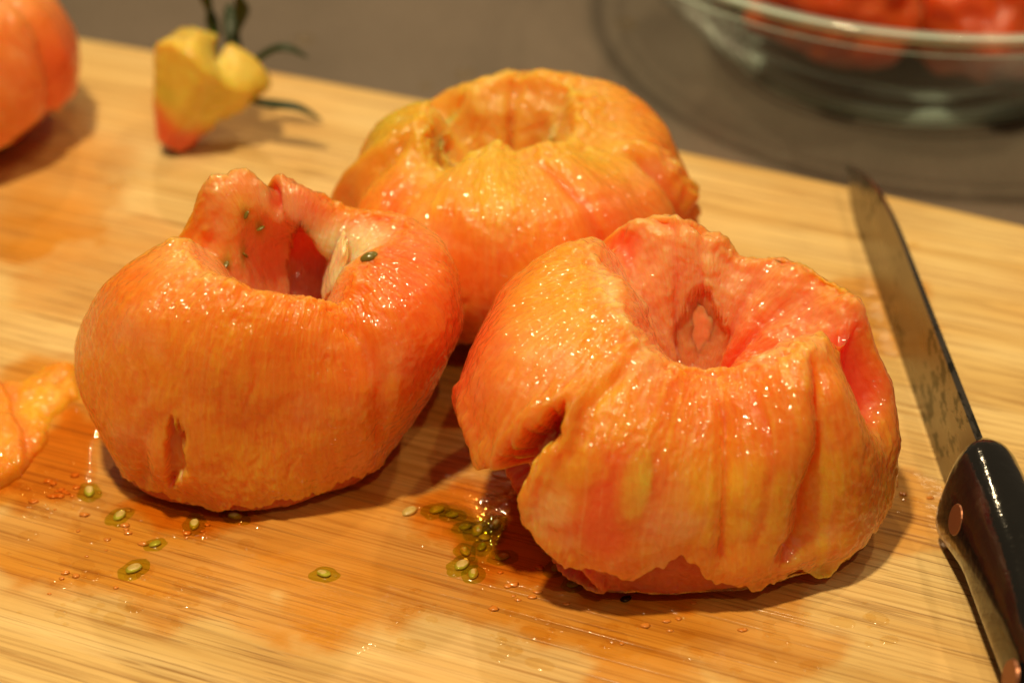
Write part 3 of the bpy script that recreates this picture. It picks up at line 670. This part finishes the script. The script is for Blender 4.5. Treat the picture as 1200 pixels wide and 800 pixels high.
tc = N(nt, 'TexCoord').outputs['Object']
nt.links.new(math_n(nt, 'MULTIPLY_ADD', noise_n(nt, tc, 130, 4, .6), .22), p.inputs['Roughness']); p.inputs['Roughness'].links[0].from_node.inputs[2].default_value = .02
nt.links.new(bump(nt, noise_n(nt, tc, 160, 4, .6), .25, .0012), p.inputs['Normal'])
hd = link('handle', handle(), BLACK, knife)
BRASS, _, _ = simple('copper_rivet', (.26, .10, .045), .4, metal=.5)
for u in (-1.75, -6.1):
    V, Fc = [], []
    for k in range(24):
        t = 2 * math.pi * k / 24; V.append(kx(u + .34 * math.cos(t), 1.2 + .34 * math.sin(t), -.745))
    for k in range(24):
        t = 2 * math.pi * k / 24; V.append(kx(u + .31 * math.cos(t), 1.2 + .31 * math.sin(t), -.80))
    Fc = [(k, (k + 1) % 24, 24 + (k + 1) % 24, 24 + k) for k in range(24)] + [tuple(range(24, 48))]
    link('rivet', mesh_py('rivet', V, Fc, False), BRASS, hd)
# ---------------------------------------------------------------- glass bowl and what is in it
m = film_mat('clear_glass', (.955, .985, .97), .02, 0, 1.5); nt = m.node_tree
mx = [n for n in nt.nodes if n.bl_idname == 'ShaderNodeMixShader'][0]
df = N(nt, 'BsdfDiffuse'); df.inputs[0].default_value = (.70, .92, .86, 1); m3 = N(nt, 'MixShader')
nt.links.new(math_n(nt, 'MULTIPLY', N(nt, 'Attribute', attribute_name='painted_refraction').outputs['Fac'], .85), m3.inputs[0])  # pale diffuse colour painted into the glass for light refracted at rim and foot
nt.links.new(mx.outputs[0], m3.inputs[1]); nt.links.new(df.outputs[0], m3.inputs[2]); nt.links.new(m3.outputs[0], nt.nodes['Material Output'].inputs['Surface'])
BC = (12.4, 18.9)
def lathe(prof, n=160):
    V = []
    for r, z in prof:
        for k in range(n):
            t = 2 * math.pi * k / n; V.append((r * math.cos(t), r * math.sin(t), z))
    return V
outer = [(0.02, .25), (3.5, .22), (5.0, .10), (5.35, .0), (5.75, .04), (6.0, .35), (6.5, .75), (7.8, 1.9), (9.0, 3.2), (9.9, 4.3), (10.3, 4.75), (10.75, 4.95), (11.0, 5.15), (11.05, 5.35), (10.95, 5.55)]
inner = [(10.75, 5.62), (10.5, 5.5), (10.2, 5.2), (9.6, 4.5), (8.7, 3.4), (7.5, 2.2), (6.2, 1.15), (5.2, .72), (3.5, .62), (.02, .6)]
def dense(pr, k=4):
    pr = np.array(pr); t = np.linspace(0, len(pr) - 1, (len(pr) - 1) * k + 1); i = np.clip(t.astype(int), 0, len(pr) - 2); f = (t - i)[:, None]
    g = lambda j: pr[np.clip(j, 0, len(pr) - 1)]
    return .5 * (2*g(i) + (g(i+1) - g(i-1))*f + (2*g(i-1) - 5*g(i) + 4*g(i+1) - g(i+2))*f**2 + (3*g(i) - g(i-1) - 3*g(i+1) + g(i+2))*f**3)
prof = dense(outer + inner)
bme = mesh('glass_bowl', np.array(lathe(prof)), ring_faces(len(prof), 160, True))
bz = np.repeat(prof[:, 1], 160); br = np.repeat(prof[:, 0], 160)
attr(bme, 'painted_refraction', np.clip(np.exp(-((bz - 4.9) / .07) ** 2) + .8 * np.exp(-((bz - 5.58) / .035) ** 2) + (br > 4.9) * (1. * np.exp(-((bz - .12) / .10) ** 2) + .9 * np.exp(-((bz - .62) / .13) ** 2)), 0, 1))  # where the bright refraction bands are painted: rim lines and foot
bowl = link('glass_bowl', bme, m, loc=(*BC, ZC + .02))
tag(bowl, 'clear glass mixing bowl with thick rim on the counter, holding red tomato pieces', 'bowl')
rnd = random.Random(4)
for k, (x, y, z, r) in enumerate([(-3.4, -4.2, 2.9, 2.7), (1.6, -4.6, 2.9, 2.8), (5.2, -1.6, 2.9, 2.8), (-5.6, .4, 2.9, 2.6), (-1.4, 1.2, 3.1, 2.9), (3.4, 3.6, 3.0, 2.9), (-3.0, 5.2, 2.9, 2.6), (.2, -1.6, 4.4, 2.5)]):
    o = blob('tomato_piece', FLESH, None, (BC[0] + x * .84, BC[1] + y * .84, ZC + z + .25), (rnd.uniform(-1, 1), rnd.uniform(-1, 1), .4), (r * .95, r * .8, r * .9), 50 + k, .35, 60, 80, tint=tuple(np.array([.74, .10, .012]) * rnd.uniform(.8, 1.05)))
    tag(o, 'red peeled tomato piece heaped with others in the glass bowl', 'tomato piece', 'tomato pieces in the glass bowl')
# ---------------------------------------------------------------- juice, seeds and droplets on the board
def dome(name, mat, parent, loc, rot, rx, ry, h, sd, nu=10, nv=24):
    e = np.linspace(0, 1, nu)[:, None]; t = np.linspace(0, 2 * math.pi, nv, endpoint=False)[None]
    wob_ = 1 + .3 * noise(np.stack([np.cos(t) * 1.2 + sd, np.sin(t) * 1.2, 0 * t], -1), 5)
    rr = np.cos(e * math.pi / 2) * wob_; x, y = rx * rr * np.cos(t), ry * rr * np.sin(t)
    P = np.stack([x * math.cos(rot) - y * math.sin(rot), x * math.sin(rot) + y * math.cos(rot), h * np.sin(e * math.pi / 2) + 0 * t], -1)
    return link(name, mesh(name, P.reshape(-1, 3), ring_faces(nu, nv)[:, ::-1]), mat, parent, loc)
def puddle(name, poly, height, mat, label, seed, res=.035):
    P = np.array(poly); lo, hi = P.min(0) - .5, P.max(0) + .5
    xs = np.arange(lo[0], hi[0], res); ys = np.arange(lo[1], hi[1], res); X, Y = np.meshgrid(xs, ys, indexing='ij')
    d = np.full(X.shape, 1e9); ins = np.zeros(X.shape, bool)
    for i in range(len(P)):
        a, b = P[i], P[(i + 1) % len(P)]; e = b - a; w = np.stack([X, Y], -1) - a; t = np.clip((w @ e) / (e @ e), 0, 1)
        d = np.minimum(d, np.linalg.norm(w - t[..., None] * e, axis=-1))
        ins ^= ((a[1] > Y) != (b[1] > Y)) & (X < (b[0] - a[0]) * (Y - a[1]) / (b[1] - a[1] + 1e-12) + a[0])
    q = np.stack([X, Y, 0 * X], -1); sd = np.where(ins, d, -d) + .45 * fbm(q * 1.1, seed, 4)
    h = height * np.sqrt(np.clip(sd / .22, 0, 1)) * (1 + .25 * fbm(q * 1.6, seed + 3, 2))
    ok = sd > 0; idx = quad_faces(*X.shape); idx = idx[ok.ravel()[idx].any(1)]
    used, inv = np.unique(idx, return_inverse=True)
    V = np.stack([X, Y, np.where(ok, h, -.01) + .004], -1).reshape(-1, 3)[used]
    me = mesh(name, V, inv.reshape(-1, 4)); attr(me, 'depth', sstep(0, .38, sd + .22 * fbm(q * 2.4, seed + 6, 3)).ravel()[used])
    o = link(name, me, mat); tag(o, label, 'juice', kind='stuff'); return o
puddle('juice_puddle', [(-2.2, -5.6), (-1.2, -5.0), (.5, -5.0), (2.4, -7.0), (4.2, -8.8), (3.4, -9.25), (1.6, -9.0), (.5, -8.4), (-.7, -8.5), (-1.3, -7.4), (-2.3, -6.3)], .075, JUICE, 'orange juice pooled between and in front of the two front tomatoes', 3)
puddle('juice_puddle', [(-8.3, -5.9), (-7.2, -5.0), (-5.2, -5.4), (-5.1, -6.6), (-6.2, -7.0), (-7.4, -6.9)], .06, JUICE, 'orange juice pooled at the foot of the flapped tomato', 5)
puddle('juice_puddle', [(-11.8, -6.0), (-9.9, -2.2), (-9.0, -3.2), (-8.9, -5.6), (-10.2, -6.2)], .05, JUICE, 'orange juice pooled round the flesh scrap', 7)
puddle('green_gel', [(-2.0, -5.9), (-1.2, -5.7), (-.4, -6.2), (0, -7.0), (-.4, -8.0), (-1.0, -8.1), (-1.2, -7.0)], .10, film_mat('green_gel', (.72, .80, .34), .06, 200, 1.25, True), 'greenish seed gel spilt in the juice between the front tomatoes', 13)
def seed(x, y, rot, label, group, gel=True, mat=None, k=1.):
    o = blob('tomato_seed', mat or SEED, None, (x, y, .035), (math.cos(rot), math.sin(rot), .05), (.135 * k, .06 * k, .20 * k), int(x * 10) + 60, .12, 12, 16)
    # flat side down
    tag(o, label, 'seed', group)
    if gel: dome('gel', GEL, o, (0, 0, -.08), rot, .46 * k, .34 * k, .12, x * 3)
r_ = random.Random(8)
for i, (x, y) in enumerate([(-2.15, -6.09), (-1.58, -6.04), (-.98, -6.58), (-.56, -6.92), (-.96, -7.34), (-.78, -8.01), (.95, -7.81), (1.23, -8.32), (-1.25, -6.2), (-.72, -6.7), (-.62, -7.2), (-1.02, -7.75), (-.2, -7.5), (-.35, -6.5)]):
    seed(x, y, r_.uniform(0, 3.1), 'pale tomato seed lying in the juice between the two front tomatoes', 'seeds in the juice between the front tomatoes', i not in (0, 3), None, r_.uniform(.6, .9))
for i, (x, y) in enumerate([(-8.21, -6.23), (-6.61, -6.5), (-5.8, -6.23), (-7.34, -7.11), (-3.8, -8.01), (-7.67, -7.86), (-8.97, -5.45)]):
    seed(x, y, r_.uniform(0, 3.1), 'small tomato seed in green gel on the board before the flapped tomato', 'seeds before the flapped tomato', True, None, r_.uniform(.6, .9))
seed(2.27, -8.75, .4, 'tiny black seed under the torn tomato edge', None, False, simple('black_speck', (.01, .008, .005), .3)[0], .6)
def droplets():
    V, Fc = [], []; r2 = random.Random(21); n = 12
    zones = [(-9.5, -6.0, 1.5, 26), (-8.6, -8.2, 1.2, 34), (-6.8, -8.6, 1.0, 16), (-2.2, -9.2, 1.2, 14), (.2, -9.6, 1.2, 26), (1.8, -9.8, .9, 12), (4.6, -10.2, 1.6, 16), (8.8, .6, .45, 12), (8.3, -5.4, .9, 12), (-10.2, 7.0, .8, 6),
             (-4.5, 8.4, 1.5, 4), (6.6, -9.4, 1.0, 10), (-1.0, -6.8, 1.2, 18), (-6.6, -6.8, .9, 18), (-10.2, -5.2, .7, 14), (1.2, -8.2, .8, 14), (9.2, 4.2, .6, 3)]
    for x, y, sp_, cnt in zones:
        for _ in range(cnt):
            cx, cy_ = x + r2.gauss(0, sp_ * .55), y + r2.gauss(0, sp_ * .4); r = .04 + .16 * r2.random() ** 2.2; h = r * r2.uniform(.06, .16)
            el = r2.uniform(1, 1.9); ro = BA + r2.uniform(-.5, .5); b = len(V)
            for i in range(4):
                e = i / 4; rr, zz = r * math.cos(e * math.pi / 2), h * math.sin(e * math.pi / 2)
                for k in range(n):
                    t = 2 * math.pi * k / n; px, py = rr * el * math.cos(t), rr * math.sin(t)
                    V.append((cx + px * math.cos(ro) - py * math.sin(ro), cy_ + px * math.sin(ro) + py * math.cos(ro), zz + .002))
            V.append((cx, cy_, h + .002)); top = len(V) - 1
            for i in range(3):
                for k in range(n): Fc.append((b + i * n + k, b + i * n + (k + 1) % n, b + (i + 1) * n + (k + 1) % n, b + (i + 1) * n + k))
            for k in range(n): Fc.append((b + 3 * n + k, b + 3 * n + (k + 1) % n, top))
    return mesh_py('juice_droplets', V, Fc)
tag(link('juice_droplets', droplets(), WATER), 'tiny clear juice droplets spattered over the board', 'droplets', kind='stuff')
for x, y, r in [(-1.42, 16.35, .3), (3.59, 19.71, .34), (-2.6, 15.6, .18), (-6.5, 18.6, .3)]:
    o = blob('water_drop', WATER, None, (x, y, ZC + .03), (0, 0, 1), (r, r, .1), 5, .1, 12, 20)
    tag(o, 'clear water drop on the grey counter behind the board', 'water drop', 'water drops on the counter')

def pulp():
    V, Fc = [], []; r3 = random.Random(5)
    for x, y, sp_, cnt in [(-9.6, -5.4, .7, 16), (-8.6, -6.6, .8, 9), (.2, -8.0, .9, 14), (-6.4, -6.6, .9, 9), (3.0, -9.3, 1.0, 9), (8.3, -5.4, .5, 5), (-8.4, -8.2, .9, 6)]:
        for _ in range(cnt):
            cx, cy_, r = x + r3.gauss(0, sp_ * .6), y + r3.gauss(0, sp_ * .45), r3.uniform(.025, .075); nu, nv = 6, 10
            u = np.linspace(0, math.pi, nu)[:, None]; v = np.linspace(0, 2 * math.pi, nv, endpoint=False)[None]
            P = np.stack([np.sin(u) * np.cos(v), np.sin(u) * np.sin(v), np.cos(u) + 0 * v], -1)
            P = P * (1 + .5 * noise(P * 1.4 + r3.uniform(0, 50), 4))[..., None] * np.array([r * r3.uniform(1, 1.8), r, r * .4]) + (cx, cy_, r * .3)
            Fc.append(ring_faces(nu, nv) + len(V) * nu * nv); V.append(P.reshape(-1, 3))
    V = np.concatenate(V); me = mesh('pulp_bits', V, np.concatenate(Fc)); n = len(V)
    attr(me, 'tint', np.broadcast_to(np.array([.84, .26, .04]), (n, 3)).copy()); attr(me, 'fibre', V * 4); return me
tag(link('pulp_bits', pulp(), simple('pulp', (.72, .26, .035), .2, coat=.6)[0]), 'tiny shreds of orange pulp strewn in the juice', 'pulp', kind='stuff')
